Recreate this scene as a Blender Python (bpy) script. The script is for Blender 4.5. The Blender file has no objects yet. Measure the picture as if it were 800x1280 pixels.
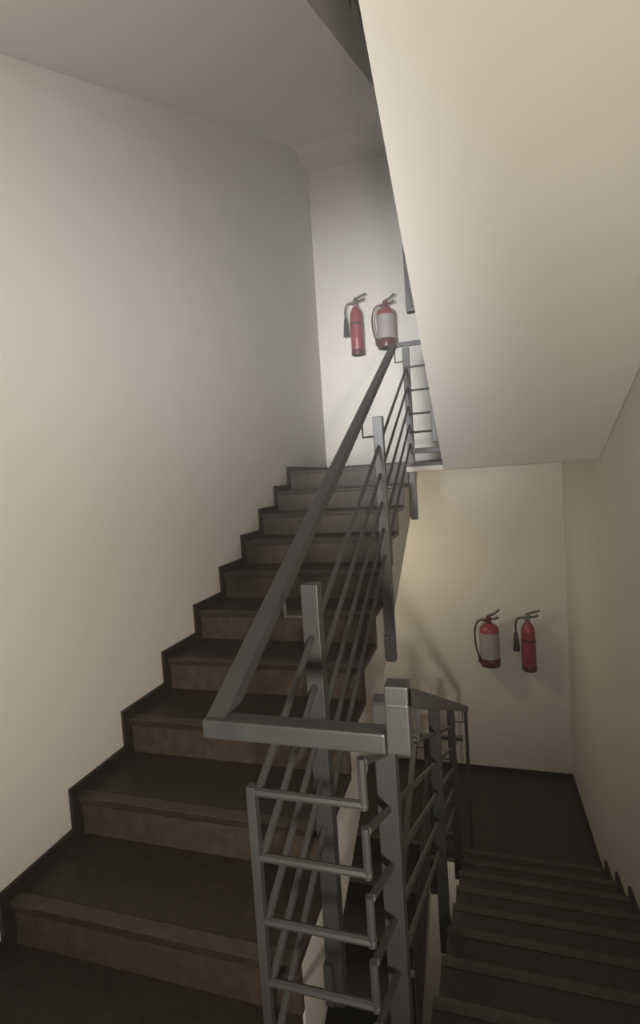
import bpy, bmesh, math, random
from mathutils import Vector, Matrix

random.seed(7)
S = bpy.context.scene
COL = S.collection

# ------------------------------------------------------------------ camera
cam_data = bpy.data.cameras.new('camera')
cam_data.sensor_fit = 'VERTICAL'
cam_data.sensor_height = 24.0
cam_data.lens = 644.78 / 1280.0 * 24.0
cam_data.clip_start = 0.02
cam = bpy.data.objects.new('camera', cam_data)
COL.objects.link(cam)
RX = Vector((0.9550759, 0.28902629, -0.06552726))
UX = Vector((0.04488295, 0.07749247, 0.99598215))
FX = Vector((-0.29294289, 0.95417961, -0.06103884))
M4 = Matrix((RX, UX, -FX)).transposed().to_4x4()
M4.translation = Vector((1.6364, -4.3745, -0.1421))
cam.matrix_world = M4
S.camera = cam

# ------------------------------------------------------------------ exposure / world / lights
S.view_settings.view_transform = 'Standard'
S.view_settings.look = 'None'
S.view_settings.gamma = 1.0
S.view_settings.exposure = 0.35
S.view_settings.use_curve_mapping = False
S.cycles.use_denoising = True
S.cycles.max_bounces = 10
S.cycles.diffuse_bounces = 6
S.cycles.volume_bounces = 1

W = bpy.data.worlds.new('world')
S.world = W
W.use_nodes = True
wn = W.node_tree
wn.nodes['Background'].inputs[0].default_value = (0.75, 0.85, 1.0, 1)
wn.nodes['Background'].inputs[1].default_value = 0.0
SMOKE = 0.05
vs = wn.nodes.new('ShaderNodeVolumeScatter')
vs.inputs['Color'].default_value = (0.93, 0.94, 0.96, 1)
wtc = wn.nodes.new('ShaderNodeTexCoord')
wsep = wn.nodes.new('ShaderNodeSeparateXYZ')
wmr = wn.nodes.new('ShaderNodeMapRange')
wmr.interpolation_type = 'SMOOTHSTEP'
wmr.inputs['From Min'].default_value = -0.9     # smoke hangs in the upper part of the stairwell
wmr.inputs['From Max'].default_value = 1.6
wmr.inputs['To Min'].default_value = 0.001
wmr.inputs['To Max'].default_value = SMOKE
wn.links.new(wtc.outputs['Object'], wsep.inputs[0])
wn.links.new(wsep.outputs['Z'], wmr.inputs['Value'])
wn.links.new(wmr.outputs['Result'], vs.inputs['Density'])
S.cycles.volume_max_steps = 16
W.cycles.volume_step_size = 1.2
vs.inputs['Anisotropy'].default_value = 0.2
wn.links.new(vs.outputs[0], wn.nodes['World Output'].inputs['Volume'])


def area_light(name, loc, target, sx, sy, power, col):
    d = bpy.data.lights.new(name, 'AREA')
    d.shape = 'RECTANGLE'
    d.size, d.size_y = sx, sy
    d.energy = power
    d.color = col
    o = bpy.data.objects.new(name, d)
    COL.objects.link(o)
    o.location = loc
    o.rotation_euler = (Vector(target) - Vector(loc)).to_track_quat('-Z', 'Y').to_euler()
    return o


def point_light(name, loc, power, col, r=0.06):
    d = bpy.data.lights.new(name, 'POINT')
    d.energy = power
    d.color = col
    d.shadow_soft_size = r
    o = bpy.data.objects.new(name, d)
    COL.objects.link(o)
    o.location = loc
    return o


def spot_light(name, loc, target, power, col, deg, blend, r):
    d = bpy.data.lights.new(name, 'SPOT')
    d.energy = power
    d.color = col
    d.spot_size = math.radians(deg)
    d.spot_blend = blend
    d.shadow_soft_size = r
    o = bpy.data.objects.new(name, d)
    COL.objects.link(o)
    o.location = loc
    o.rotation_euler = (Vector(target) - Vector(loc)).to_track_quat('-Z', 'Y').to_euler()
    return o


# narrow beam added to brighten the far wall, set in the added back window
beam = area_light('added_beam', (0.60, -5.47, 0.20), (0.67, 1.34, 1.18), 0.75, 1.1, 17.5, (0.95, 0.96, 1.0))
beam.data.spread = math.radians(33)
# a hand torch held on the half landing, raised towards the white underside
spot_light('warm_torch', (1.95, -5.25, -0.60), (0.50, -1.4, 0.65), 280, (1.0, 0.905, 0.785), 112, 1.0, 0.10)
# unseen point lights added: one brightens the lower far wall, one the well
point_light('lower_wall_fill', (0.70, 0.45, -1.0), 12, (1.0, 0.86, 0.66), 0.10)
point_light('well_fill', (0.75, 0.60, -3.95), 8, (1.0, 0.9, 0.75), 0.08)

# ------------------------------------------------------------------ dimensions
H = 0.165            # riser of the flights on the side of wall_left
G = 0.3459           # going
HB = 0.173           # riser of the flights on the side of wall_right
F0 = -0.05           # upper landing floor
STOREY = 3.38
YF = 1.3385          # far wall
XW = 2.4644          # right wall
YB = -5.45           # back wall
XA = 1.08            # edge of flights by wall_left
XB = 1.40            # edge of flights by wall_right
YA0 = 0.05           # top riser of the left flights
YB0 = -0.19          # lowest riser of the right flights
ZTOP, ZBOT = 5.2, -7.2
SL_A = H / G
SL_B = HB / G
ZM = F0 - 10 * H     # half landing floor


# ------------------------------------------------------------------ materials
def new_mat(name):
    m = bpy.data.materials.new(name)
    m.use_nodes = True
    nt = m.node_tree
    b = nt.nodes['Principled BSDF']
    return m, nt, b


def plain(name, col, rough=0.5, metal=0.0, spec=0.5, noise=0.06, scale=9.0, bump=0.0, bscale=120.0):
    m, nt, b = new_mat(name)
    tc = nt.nodes.new('ShaderNodeTexCoord')
    n = nt.nodes.new('ShaderNodeTexNoise')
    n.inputs['Scale'].default_value = scale
    n.inputs['Detail'].default_value = 4
    nt.links.new(tc.outputs['Object'], n.inputs['Vector'])
    r = nt.nodes.new('ShaderNodeValToRGB')
    c = Vector(col)
    r.color_ramp.elements[0].position = 0.3
    r.color_ramp.elements[1].position = 0.7
    r.color_ramp.elements[0].color = (*(c * (1 - noise)), 1)
    r.color_ramp.elements[1].color = (*[min(1, v) for v in c * (1 + noise)], 1)
    nt.links.new(n.outputs['Fac'], r.inputs['Fac'])
    nt.links.new(r.outputs['Color'], b.inputs['Base Color'])
    b.inputs['Roughness'].default_value = rough
    b.inputs['Metallic'].default_value = metal
    b.inputs['Specular IOR Level'].default_value = spec
    if bump:
        n2 = nt.nodes.new('ShaderNodeTexNoise')
        n2.inputs['Scale'].default_value = bscale
        n2.inputs['Detail'].default_value = 3
        nt.links.new(tc.outputs['Object'], n2.inputs['Vector'])
        bp = nt.nodes.new('ShaderNodeBump')
        bp.inputs['Strength'].default_value = bump
        bp.inputs['Distance'].default_value = 0.001
        nt.links.new(n2.outputs['Fac'], bp.inputs['Height'])
        nt.links.new(bp.outputs['Normal'], b.inputs['Normal'])
    return m


MAT = {
    'paint': plain('cream_wall_paint', (0.56, 0.535, 0.485), 0.8, noise=0.025, scale=1.3, bump=0.12),
    'soffit': plain('soffit_paint', (0.56, 0.535, 0.485), 0.8, noise=0.02, scale=1.1, bump=0.12),
    'stone': plain('brown_stone', (0.028, 0.0205, 0.015), 0.38, spec=0.2, noise=0.25, scale=26.0),
    'riser': plain('brown_riser_stone', (0.052, 0.040, 0.030), 0.42, spec=0.2, noise=0.22, scale=22.0),
    'nosing': plain('worn_nosing_stone', (0.055, 0.045, 0.037), 0.4, spec=0.2, noise=0.2, scale=30.0),
    'skirt': plain('dark_skirting_stone', (0.017, 0.013, 0.010), 0.4, spec=0.2, noise=0.25, scale=26.0),
    'steel': plain('grey_painted_steel', (0.038, 0.039, 0.040), 0.45, noise=0.08, scale=14.0),
    'red': plain('extinguisher_red', (0.22, 0.03, 0.036), 0.4, noise=0.05),
    'black': plain('black_rubber', (0.018, 0.016, 0.016), 0.5, noise=0.1),
    'chrome': plain('valve_metal', (0.22, 0.2, 0.19), 0.35, 0.8, noise=0.1),
    'label': plain('pale_label_paper', (0.27, 0.24, 0.24), 0.5, noise=0.04),
    'darkred': plain('dark_red_band', (0.075, 0.010, 0.010), 0.4, noise=0.08),
    'frame': plain('added_window_aluminium', (0.35, 0.35, 0.34), 0.4, 0.5, noise=0.04),  # only for the frame of the added window
}
gm, gnt, gb = new_mat('added_window_glass')  # pane of the added window
gb.inputs['Base Color'].default_value = (0.9, 0.95, 0.95, 1)
gb.inputs['Transmission Weight'].default_value = 1.0
gb.inputs['Roughness'].default_value = 0.05
MAT['glass'] = gm


# ------------------------------------------------------------------ mesh helpers
def bm_box(bm, a, b):
    x0, y0, z0 = a
    x1, y1, z1 = b
    v = [bm.verts.new(p) for p in ((x0, y0, z0), (x1, y0, z0), (x1, y1, z0), (x0, y1, z0),
                                   (x0, y0, z1), (x1, y0, z1), (x1, y1, z1), (x0, y1, z1))]
    for f in ((3, 2, 1, 0), (4, 5, 6, 7), (0, 1, 5, 4), (1, 2, 6, 5), (2, 3, 7, 6), (3, 0, 4, 7)):
        bm.faces.new([v[i] for i in f])


def bm_prism_x(bm, poly, x0, x1):
    """poly: list of (y, z); extruded from x0 to x1"""
    a = [bm.verts.new((x0, y, z)) for y, z in poly]
    b = [bm.verts.new((x1, y, z)) for y, z in poly]
    n = len(poly)
    bm.faces.new(a)
    bm.faces.new(b[::-1])
    for i in range(n):
        j = (i + 1) % n
        bm.faces.new((a[j], a[i], b[i], b[j]))


def bm_prism_z(bm, poly, z0, z1):
    a = [bm.verts.new((x, y, z0)) for x, y in poly]
    b = [bm.verts.new((x, y, z1)) for x, y in poly]
    n = len(poly)
    bm.faces.new(a[::-1])
    bm.faces.new(b)
    for i in range(n):
        j = (i + 1) % n
        bm.faces.new((a[i], a[j], b[j], b[i]))


def bm_tube(bm, pts, w, h=None, sides=4, cap=True):
    """square (sides 4, w by h) or round tube along a polyline with mitred joints"""
    h = w if h is None else h
    pts = [Vector(p) for p in pts]
    rings = []
    n = len(pts)
    for i, p in enumerate(pts):
        d0 = (pts[i] - pts[i - 1]).normalized() if i > 0 else None
        d1 = (pts[i + 1] - pts[i]).normalized() if i < n - 1 else None
        d = d0 if d1 is None else d1 if d0 is None else (d0 + d1)
        if d.length < 1e-6:
            d = d1
        d = d.normalized()
        up = Vector((0, 0, 1)) if abs(d.z) < 0.93 else Vector((0, 1, 0))
        sx = d.cross(up).normalized()
        sy = sx.cross(d).normalized()
        k = 1.0
        if d0 is not None and d1 is not None:
            k = min(1.6, 1.0 / max(0.4, d.dot(d1)))
        ring = []
        if sides == 4:
            for a, b in ((-1, -1), (1, -1), (1, 1), (-1, 1)):
                ring.append(bm.verts.new(p + sx * a * w / 2 * k + sy * b * h / 2))
        else:
            for s in range(sides):
                t = 2 * math.pi * s / sides
                ring.append(bm.verts.new(p + sx * math.cos(t) * w / 2 * k + sy * math.sin(t) * h / 2))
        rings.append(ring)
    m = len(rings[0])
    for r0, r1 in zip(rings, rings[1:]):
        for i in range(m):
            j = (i + 1) % m
            bm.faces.new((r0[i], r0[j], r1[j], r1[i]))
    if cap:
        bm.faces.new(rings[0][::-1])
        bm.faces.new(rings[-1])


def bm_lathe(bm, prof, segs=24, c=(0, 0, 0)):
    """prof: list of (r, z) from bottom to top"""
    rings = []
    for r, z in prof:
        if r < 1e-5:
            rings.append([bm.verts.new((c[0], c[1], c[2] + z))])
        else:
            rings.append([bm.verts.new((c[0] + r * math.cos(2 * math.pi * i / segs),
                                        c[1] + r * math.sin(2 * math.pi * i / segs), c[2] + z)) for i in range(segs)])
    for a, b in zip(rings, rings[1:]):
        for i in range(segs):
            j = (i + 1) % segs
            if len(a) == 1 and len(b) > 1:
                bm.faces.new((a[0], b[j], b[i]))
            elif len(b) == 1 and len(a) > 1:
                bm.faces.new((a[i], a[j], b[0]))
            elif len(a) > 1:
                bm.faces.new((a[i], a[j], b[j], b[i]))
    if len(rings[0]) > 1:
        bm.faces.new(rings[0][::-1])
    if len(rings[-1]) > 1:
        bm.faces.new(rings[-1])


def mesh_of(bm, name, mat, bevel=0.0, smooth=False, segs=2):
    bmesh.ops.recalc_face_normals(bm, faces=bm.faces)
    if bevel:
        bmesh.ops.bevel(bm, geom=[e for e in bm.edges if e.is_manifold and e.calc_face_angle(0) > 0.4],
                        offset=bevel, segments=segs, profile=0.6, affect='EDGES')
    me = bpy.data.meshes.new(name)
    bm.to_mesh(me)
    bm.free()
    me.materials.append(MAT[mat] if isinstance(mat, str) else mat)
    if smooth:
        for p in me.polygons:
            p.use_smooth = True
        try:
            me.set_sharp_from_angle(angle=0.7)
        except Exception:
            pass
    return me


def put(name, me, parent=None, loc=(0, 0, 0)):
    o = bpy.data.objects.new(name, me)
    COL.objects.link(o)
    o.location = loc
    o.parent = parent
    return o


def build(name, fn, mat, parent=None, bevel=0.0, smooth=False, loc=(0, 0, 0), segs=2):
    bm = bmesh.new()
    fn(bm)
    return put(name, mesh_of(bm, name, mat, bevel, smooth, segs), parent, loc)


def tag(o, label=None, cat=None, group=None, kind=None):
    if label:
        o['label'] = label
    if cat:
        o['category'] = cat
    if group:
        o['group'] = group
    if kind:
        o['kind'] = kind
    return o


def thing(name, label, cat, loc=(0, 0, 0), group=None):
    o = bpy.data.objects.new(name, None)
    o.empty_display_size = 0.1
    COL.objects.link(o)
    o.location = loc
    return tag(o, label, cat, group)


def struct(name, fn, mat, label=None, cat=None, bevel=0.0):
    o = build(name, fn, mat, bevel=bevel)
    return tag(o, label, cat, kind='structure')


def copy_tree(o, parent=None):
    c = o.copy()
    COL.objects.link(c)
    c.parent = parent
    for ch in list(o.children):
        copy_tree(ch, c)
    return c


# ------------------------------------------------------------------ the shell
T = 0.2
struct('wall_left', lambda b: bm_box(b, (-T, YB - T, ZBOT), (0, YF + T, ZTOP)), 'paint',
       'cream plaster wall running up beside the nearer ascending stairs', 'wall')
struct('wall_right', lambda b: bm_box(b, (XW, YB - T, ZBOT), (XW + T, YF + T, ZTOP)), 'paint',
       'shaded cream wall beside the dark descending stairs', 'wall')
struct('wall_far', lambda b: bm_box(b, (0, YF, ZBOT), (XW, YF + T, ZTOP)), 'paint',
       'cream end wall carrying the fire extinguishers', 'wall')
WX0, WX1, WZ0, WZ1 = 0.10, 1.10, -0.40, 0.80  # opening added in the back wall to house the beam


def back_wall(b):
    bm_box(b, (0, YB - T, ZBOT), (WX0, YB, ZTOP))
    bm_box(b, (WX1, YB - T, ZBOT), (XW, YB, ZTOP))
    bm_box(b, (WX0, YB - T, ZBOT), (WX1, YB, WZ0))
    bm_box(b, (WX0, YB - T, WZ1), (WX1, YB, ZTOP))


struct('wall_back', back_wall, 'paint', 'cream wall with an added window opening closing the half landing', 'wall')
win = struct('added_window_1', lambda b: bm_box(b, (WX0, YB - 0.13, WZ0), (WX1, YB - 0.12, WZ1)), 'glass',
             'unseen glazed window added to house the beam over the half landing', 'window')  # added pane, unseen behind the camera


def win_frame(b):
    for x in (WX0, (WX0 + WX1) / 2 - 0.025, WX1 - 0.05):
        bm_box(b, (x, YB - 0.16, WZ0), (x + 0.05, YB - 0.10, WZ1))
    for z in (WZ0, WZ1 - 0.05):
        bm_box(b, (WX0, YB - 0.16, z), (WX1, YB - 0.10, z + 0.05))


build('added_window_frame', win_frame, 'frame', win)  # frame of the added window
struct('ceiling', lambda b: bm_box(b, (-T, YB - T, ZTOP), (XW + T, YF + T, ZTOP + T)), 'paint',
       'cream ceiling closing the stairwell', 'ceiling')
struct('floor', lambda b: bm_box(b, (-T, YB - T, ZBOT - T), (XW + T, YF + T, ZBOT)), 'stone',
       'dark stone floor at the foot of the stairwell', 'floor')

YWELL_FAR = -0.03      # far edge of the open well
YWELL_NEAR = -3.27     # near edge of the open well
YFOLD_A = 0.36


def far_landing(zf, label, name='landing_slab'):
    """full landing against wall_far; pale slab with a dark stone floor"""
    def poly(e):
        return [(0, YA0 + e), (XA, YA0 + e), (XA, YWELL_FAR), (XB, YWELL_FAR), (XB, YB0), (XW, YB0), (XW, YF), (0, YF)]
    o = struct(name, lambda b: bm_prism_z(b, poly(0.02), zf - 0.07, zf - 0.03), 'soffit', label, 'landing')
    cv = build('floor_covering', lambda b: bm_prism_z(b, poly(-0.018), zf - 0.03, zf), 'stone', o)
    build('nosing', lambda b: bm_box(b, (0.003, YA0 - 0.02, zf), (XA, YA0 + 0.03, zf + 0.0035)), 'nosing', cv)
    s = 0.016
    build('skirting', lambda b: bm_box(b, (0.0, YF - s, zf), (XW, YF, zf + 0.05)), 'skirt', o)
    build('skirting', lambda b: bm_box(b, (0.0, YA0 - 0.05, zf), (s, YF - s, zf + 0.05)), 'skirt', o)
    build('skirting', lambda b: bm_box(b, (XW - s, YB0, zf), (XW, YF - s, zf + 0.05)), 'skirt', o)
    return o


far_landing(F0, 'upper landing at the head of the nearer ascending stairs')
far_landing(F0 - STOREY, 'dark lower landing beneath the lower pair of extinguishers')
far_landing(F0 + STOREY, 'landing overhead seen as a dim grey ceiling at the top')


def half_landing(zf, label):
    ya = YA0 - 9 * G
    yb = YB0 - 9 * G
    def poly(e):
        return [(0, YB), (XW, YB), (XW, yb + e), (XB, yb + e), (XB, YWELL_NEAR), (XA, YWELL_NEAR), (XA, ya), (0, ya)]
    o = struct('half_landing_slab', lambda b: bm_prism_z(b, poly(-0.02), zf - 0.30, zf - 0.03), 'soffit', label, 'landing')
    cv = build('floor_covering', lambda b: bm_prism_z(b, poly(0.018), zf - 0.03, zf), 'stone', o)
    build('nosing', lambda b: bm_box(b, (XB, yb - 0.03, zf), (XW - 0.003, yb + 0.02, zf + 0.0035)), 'nosing', cv)
    build('skirting', lambda b: bm_box(b, (0, YB, zf), (0.016, ya, zf + 0.05)), 'skirt', o)
    build('skirting', lambda b: bm_box(b, (XW - 0.016, YB, zf), (XW, yb, zf + 0.05)), 'skirt', o)
    build('skirting', lambda b: bm_box(b, (0.016, YB, zf), (XW - 0.016, YB + 0.016, zf + 0.05)), 'skirt', o)
    return o


half_landing(ZM, 'half landing at the foot of the nearer ascending stairs')
half_landing(ZM + STOREY, 'half landing overhead behind the sloping white soffit')
half_landing(ZM - STOREY, 'half landing deep down in the stairwell')


# ------------------------------------------------------------------ stair flights
TREAD_T = 0.03
OVER = 0.018


def tread_mesh(x0, x1, d, key):
    """tread laid from y 0 (riser face) to d; d < 0 for flights climbing towards -y; top at z 0"""
    s = 1 if d > 0 else -1
    bm = bmesh.new()
    ys = sorted((-s * OVER, d))
    bm_box(bm, (x0, ys[0], -TREAD_T), (x1, ys[1], 0))
    return mesh_of(bm, 'tread_' + key, 'stone', 0.006, segs=2)


def stair_flight(label, x0, x1, y0, z_bot, rise, s, thick, zs_ext, side, zlow=-0.30, n=10):
    """n risers starting at y0 on the floor z_bot, climbing along s * y"""
    t = thing('stair_flight', label, 'stairs', ((x0 + x1) / 2, y0, z_bot))
    ox, oy, oz = t.location
    xa, xb = x0 - ox, x1 - ox
    # concrete body: saw-tooth top, sloping soffit
    body = []
    for i in range(n):
        y = s * i * G
        body.append((y + s * 0.02, i * rise - (TREAD_T if i else 0)))
        body.append((y + s * 0.02, (i + 1) * rise - TREAD_T))
    slope = rise / G
    yl = (n - 1) * G
    # upper end of soffit: continues until it meets the landing slab underside
    zt = n * rise - zs_ext[0]
    body.append((s * (yl + zs_ext[1]), n * rise - 0.03))
    body.append((s * (yl + zs_ext[1]), min(zt, n * rise - thick + zs_ext[1] * slope)))
    # lower end
    z0s = rise - thick
    if z0s < zlow:
        yy = (zlow - z0s) / slope
        body.append((s * yy, zlow))
        body.append((s * 0.02, zlow))
    else:
        body.append((s * 0.02, z0s))
    build('slab', lambda b: bm_prism_x(b, body, xa, xb), 'soffit', t)
    tm = tread_mesh(xa + 0.0, xb, s * (G + 0.02), label[:8])
    bm = bmesh.new()
    bm_box(bm, (xa, min(0, s * 0.02), 0), (xb, max(0, s * 0.02), rise - TREAD_T))
    rm = mesh_of(bm, 'riser', 'riser')
    bm = bmesh.new()
    ya, yb_ = sorted((-s * (OVER + 0.002), s * 0.03))
    bm_box(bm, (xa, ya, 0), (xb, yb_, 0.0035))
    nm = mesh_of(bm, 'nosing', 'nosing', 0.0012)
    # stepped skirting on the wall side: one L per step
    k = 0.05
    bm = bmesh.new()
    L = [(s * -k, -rise + k), (0, -rise + k), (0, 0), (s * G, 0), (s * G, k), (s * -k, k)]
    xs0, xs1 = (xa, xa + 0.016) if side < 0 else (xb - 0.016, xb)
    bm_prism_x(bm, L, xs0, xs1)
    km = mesh_of(bm, 'skirting_tile', 'skirt')
    for i in range(n):
        y, z = s * i * G, (i + 1) * rise
        put('riser', rm, t, (0, y, i * rise))
        if i < n - 1:
            tr = put('tread', tm, t, (0, y, z))
            put('nosing', nm, tr, (0, 0, 0.0))
            put('skirting_tile', km, t, (0, y, z))
    # skirting beside the top riser
    bm = bmesh.new()
    bm_prism_x(bm, [(s * -k, -rise + k), (0, -rise + k), (0, k), (s * -k, k)], xs0, xs1)
    put('skirting_tile', mesh_of(bm, 'skirting_tile_top', 'skirt'), t, (0, s * (n - 1) * G, n * rise))
    return t


YA_FOOT = YA0 - 9 * G
fl_a = stair_flight('dark brown stone stairs climbing beside the cream wall to the upper landing',
                    0.003, XA, YA_FOOT, ZM, H, 1, 0.46, (0.07, 0.80), -1)
fl_low = copy_tree(fl_a)
fl_low.location.z -= STOREY
fl_low['label'] = 'dark stairs glimpsed through the railing deep below the nearer ascending stairs'
fl_up = copy_tree(fl_a)
fl_up.location.z += STOREY
fl_up['label'] = 'flight overhead whose dim grey underside fills the upper corner by the cream wall'
fl_c = stair_flight('upper flight with broad sloping white underside above the lower extinguishers',
                    XB, XW - 0.003, YB0, F0, HB, -1, 0.315, (0.30, 0.3), 1, -0.07)
fl_b = copy_tree(fl_c)
fl_b.location.z -= STOREY
fl_b['label'] = 'very dark stairs descending to the lower landing'


# ------------------------------------------------------------------ railings
RAIL = 0.05
BAR = 0.02
XP_A, XH_A = 1.112, 1.018        # posts / handrail of the left flights
XP_B, XH_B = 1.366, 1.455        # posts / handrail of the right flights
ZH_A = 0.8715                     # handrail centre over y = 0 on the left flights
YN, YT = -3.31, 0.06             # planes of the end rails
BARS = (0.155, 0.315, 0.475, 0.63, 0.785)


def za(y):
    return ZH_A + y * SL_A


def zb(y):
    return -0.61 - (y - YN) * 0.462


def rail_post(t, x, y, ztop, zbot, inward):
    p = build('post', lambda b: bm_box(b, (x - 0.028, y - 0.026, zbot), (x + 0.028, y + 0.026, ztop)), 'steel', t, 0.003)
    xh = XH_A if inward < 0 else XH_B
    build('bracket', lambda b: bm_tube(b, [(x, y, ztop - 0.11), (xh, y, ztop - 0.11), (xh, y, ztop - 0.01)], 0.014, sides=8),
          'steel', p)
    xe = XA + 0.002 if inward < 0 else XB - 0.002
    build('base_plate', lambda b: bm_box(b, (min(x, xe), y - 0.05, zbot + 0.02), (max(x, xe), y + 0.05, zbot + 0.16)), 'steel', p, 0.003)
    return p


def railing_a(label, dz=0.0):
    t = thing('stair_railing', label, 'railing', (0, 0, 0))
    ztop = za(0) + 0.075
    build('handrail', lambda b: bm_tube(b, [(XH_A, YN, za(YN)), (XH_A, YT, ztop)], RAIL, 0.045), 'steel', t, 0.005)
    # rails across the near end of the well
    build('end_handrail', lambda b: bm_tube(b, [(XH_A - 0.025, YN, za(YN)), (XH_B - 0.028, YN, za(YN))], RAIL, 0.045), 'steel', t, 0.005)
    build('end_handrail', lambda b: bm_tube(b, [(XH_A - 0.025, YT, ztop), (XH_B - 0.03, YT, ztop)], 0.04, 0.035), 'steel', t, 0.004)
    for d in BARS:
        build('bar', lambda b: bm_tube(b, [(XP_A, YN, za(YN) - d), (XP_A, YT, za(YT) - d)], BAR, sides=8), 'steel', t, smooth=True)
        build('end_bar', lambda b: (bm_tube(b, [(XP_A - 0.01, YN, za(YN) - d), (XP_B + 0.009, YN, za(YN) - d)], BAR, sides=8),
                                     bm_tube(b, [(XP_B, YN, za(YN) - d - 0.009), (XP_B, YN, za(YN) - d + 0.108)], BAR, sides=8)), 'steel', t, smooth=True)
    for z in (0.755, 0.56, 0.365, 0.21):
        build('end_bar', lambda b: bm_tube(b, [(XP_A, YT, z), (XP_B, YT, z)], 0.018, sides=8), 'steel', t, smooth=True)
    build('bottom_rail', lambda b: bm_box(b, (XP_A, YT - 0.015, 0.03), (XP_B, YT + 0.015, 0.075)), 'steel', t, 0.003)
    build('corner_bar', lambda b: bm_tube(b, [(XP_A - 0.015, YN, za(YN) - 0.14), (XP_A - 0.015, YN, ZM)], 0.022), 'steel', t, 0.002)
    for y in (0.10, -1.42, -2.82):
        rail_post(t, XP_A, y, min(za(y) + 0.005, 0.96), za(y) - (1.45 if y > 0 else 1.42), -1)
    t.location.z = dz
    return t


def railing_b(label, dz=0.0):
    t = thing('stair_railing', label, 'railing', (0, 0, 0))
    ye = 0.08
    build('handrail', lambda b: bm_tube(b, [(XH_B, YN - 0.02, zb(YN) + 0.008), (XH_B, ye, zb(ye))], RAIL, 0.045), 'steel', t, 0.005)
    build('jog_piece', lambda b: bm_box(b, (XH_B - 0.025, YN - 0.025, za(YN) - 0.02), (XH_B + 0.025, YN + 0.025, zb(YN) + 0.03)), 'steel', t, 0.004)
    build('end_return', lambda b: bm_tube(b, [(XH_B, ye, zb(ye)), (XH_B, ye, F0 - STOREY)], 0.03), 'steel', t, 0.003)
    for d in BARS:
        build('bar', lambda b: bm_tube(b, [(XP_B, YN + 0.017, zb(YN + 0.017) - d), (XP_B, 0.035, zb(0.035) - d)], BAR, sides=8), 'steel', t, smooth=True)
    for y in (-3.02, -1.70, -0.45):
        rail_post(t, XP_B, y, zb(y), zb(y) - 1.36, 1)
    t.location.z = dz
    return t


railing_a('grey steel railing rising along the nearer stairs to the upper landing')
r_low = railing_a('railing far below in the well beside the glimpsed lower stairs', -STOREY)
railing_b('grey steel railing going down beside the very dark stairs')
railing_b('dark railing whose posts peep past the edge of the sloping white soffit', STOREY)


# ------------------------------------------------------------------ fire extinguishers
def arc(c, r, a0, a1, n, plane='xz'):
    return [(c[0] + r * math.cos(a0 + (a1 - a0) * i / n), c[1], c[2] + r * math.sin(a0 + (a1 - a0) * i / n)) for i in range(n + 1)]


def bez(p0, p1, p2, p3, n=14):
    out = []
    for i in range(n + 1):
        t = i / n
        out.append(tuple(Vector(p0) * (1 - t) ** 3 + 3 * Vector(p1) * t * (1 - t) ** 2 + 3 * Vector(p2) * t * t * (1 - t) + Vector(p3) * t ** 3))
    return out


def slim_extinguisher(label, x, z, h, group):
    """slim red carbon dioxide bottle with a black discharge horn hanging to its side"""
    r = 0.068
    t = thing('fire_extinguisher', label, 'extinguisher', (x, YF - r - 0.03, z), group)
    hb = h * 0.80
    build('cylinder', lambda b: bm_lathe(b, [(0, 0), (r * 0.9, 0), (r, 0.012), (r, hb * 0.80), (r * 0.93, hb * 0.87), (r * 0.72, hb * 0.94), (r * 0.42, hb), (0.022, hb + 0.012)]), 'red', t, smooth=True)
    build('foot_ring', lambda b: bm_lathe(b, [(r * 1.02, 0.0), (r * 1.04, 0.004), (r * 1.04, 0.05), (r * 1.01, 0.055)]), 'darkred', t, smooth=True)
    v = build('valve', lambda b: (bm_lathe(b, [(0.02, hb), (0.024, hb + 0.02), (0.024, hb + 0.07), (0.015, hb + 0.085)], 14),
                                  bm_box(b, (-0.05, -0.014, hb + 0.035), (0.02, 0.014, hb + 0.06))), 'chrome', t)
    build('lever', lambda b: bm_tube(b, [(-0.015, 0, hb + 0.085), (0.05, 0, hb + 0.105), (0.12, 0, h)], 0.02, 0.012), 'black', v)
    build('carry_handle', lambda b: bm_tube(b, [(0.0, 0, hb + 0.055), (0.06, 0, hb + 0.06), (0.105, 0, hb + 0.075)], 0.02, 0.012), 'black', v)
    ho = build('hose', lambda b: bm_tube(b, bez((-0.045, 0, hb + 0.048), (-0.12, 0, hb + 0.06), (-0.125, 0, hb - 0.02), (-0.118, 0, hb - 0.10)), 0.017, sides=8), 'black', t, smooth=True)
    build('horn', lambda b: bm_lathe(b, [(0.031, 0), (0.033, 0.01), (0.026, 0.09), (0.018, 0.17), (0.012, 0.20)], 16, (-0.118, 0, hb - 0.30)), 'black', t, smooth=True)
    build('wall_bracket', lambda b: (bm_box(b, (-0.02, r - 0.005, hb * 0.45), (0.02, r + 0.03, hb * 0.95)),
                                     bm_lathe(b, [(r * 1.03, hb * 0.62), (r * 1.03, hb * 0.62 + 0.02)])), 'black', t)
    build('label_patch', lambda b: bm_lathe(b, [(r * 1.012, hb * 0.34), (r * 1.012, hb * 0.52)]), MAT['red'], t, smooth=True)
    return t


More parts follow.
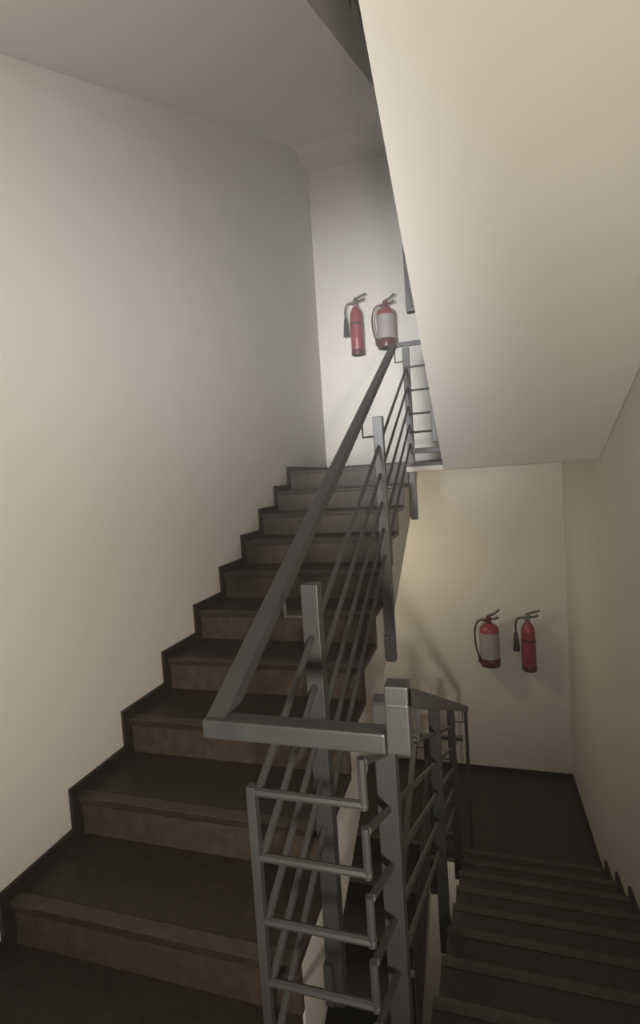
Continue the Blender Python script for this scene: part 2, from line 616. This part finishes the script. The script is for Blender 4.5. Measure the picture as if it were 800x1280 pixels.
def broad_extinguisher(label, x, z, h, group):
    """broad bottle: red shoulders and foot, pale label wrap, hose looped at one side"""
    r = 0.098
    t = thing('fire_extinguisher', label, 'extinguisher', (x, YF - r - 0.03, z), group)
    hb = h * 0.76
    build('cylinder', lambda b: bm_lathe(b, [(0, 0), (r * 0.9, 0), (r, 0.015), (r, hb * 0.84), (r * 0.92, hb * 0.91), (r * 0.66, hb * 0.97), (0.03, hb)]), 'red', t, smooth=True)
    build('foot_ring', lambda b: bm_lathe(b, [(r * 1.01, 0.0), (r * 1.03, 0.004), (r * 1.03, 0.085), (r * 1.005, 0.09)]), 'darkred', t, smooth=True)
    build('label_wrap', lambda b: bm_lathe(b, [(r * 1.012, 0.09), (r * 1.012, hb * 0.80)], 28), 'label', t, smooth=True)
    v = build('valve', lambda b: (bm_lathe(b, [(0.026, hb - 0.005), (0.028, hb + 0.02), (0.028, hb + 0.06), (0.016, hb + 0.075)], 14),
                                  bm_box(b, (-0.055, -0.014, hb + 0.02), (0.02, 0.014, hb + 0.045))), 'darkred', t)
    build('lever', lambda b: bm_tube(b, [(-0.02, 0, hb + 0.07), (0.05, 0, hb + 0.095), (0.11, 0, h)], 0.022, 0.013), 'black', v)
    build('carry_handle', lambda b: bm_tube(b, [(0.0, 0, hb + 0.045), (0.06, 0, hb + 0.045), (0.10, 0, hb + 0.065)], 0.022, 0.013), 'black', v)
    build('hose', lambda b: bm_tube(b, bez((-0.05, 0, hb + 0.033), (-0.17, 0, hb + 0.06), (-0.16, -0.01, hb - 0.22), (-r - 0.012, -0.02, 0.10), 20), 0.018, sides=8), 'black', t, smooth=True)
    build('nozzle', lambda b: bm_tube(b, [(-r - 0.012, -0.02, 0.11), (-r - 0.006, -0.02, 0.03)], 0.024, sides=10), 'black', t, smooth=True)
    build('wall_bracket', lambda b: bm_box(b, (-0.02, r - 0.005, hb * 0.45), (0.02, r + 0.03, hb * 0.95)), 'black', t)
    return t


slim_extinguisher('slim bright red fire extinguisher with black horn above the upper landing', 0.465, 1.19, 0.64, 'pair on the upper landing wall')
broad_extinguisher('broad grey-labelled fire extinguisher above the upper landing, partly behind the rail', 0.79, 1.215, 0.55, 'pair on the upper landing wall')
broad_extinguisher('broad pale-labelled fire extinguisher with looped hose over the lower landing', 1.69, -2.20, 0.59, 'pair on the lower landing wall')
slim_extinguisher('slim dark red fire extinguisher with black horn over the lower landing', 2.075, -2.25, 0.63, 'pair on the lower landing wall')
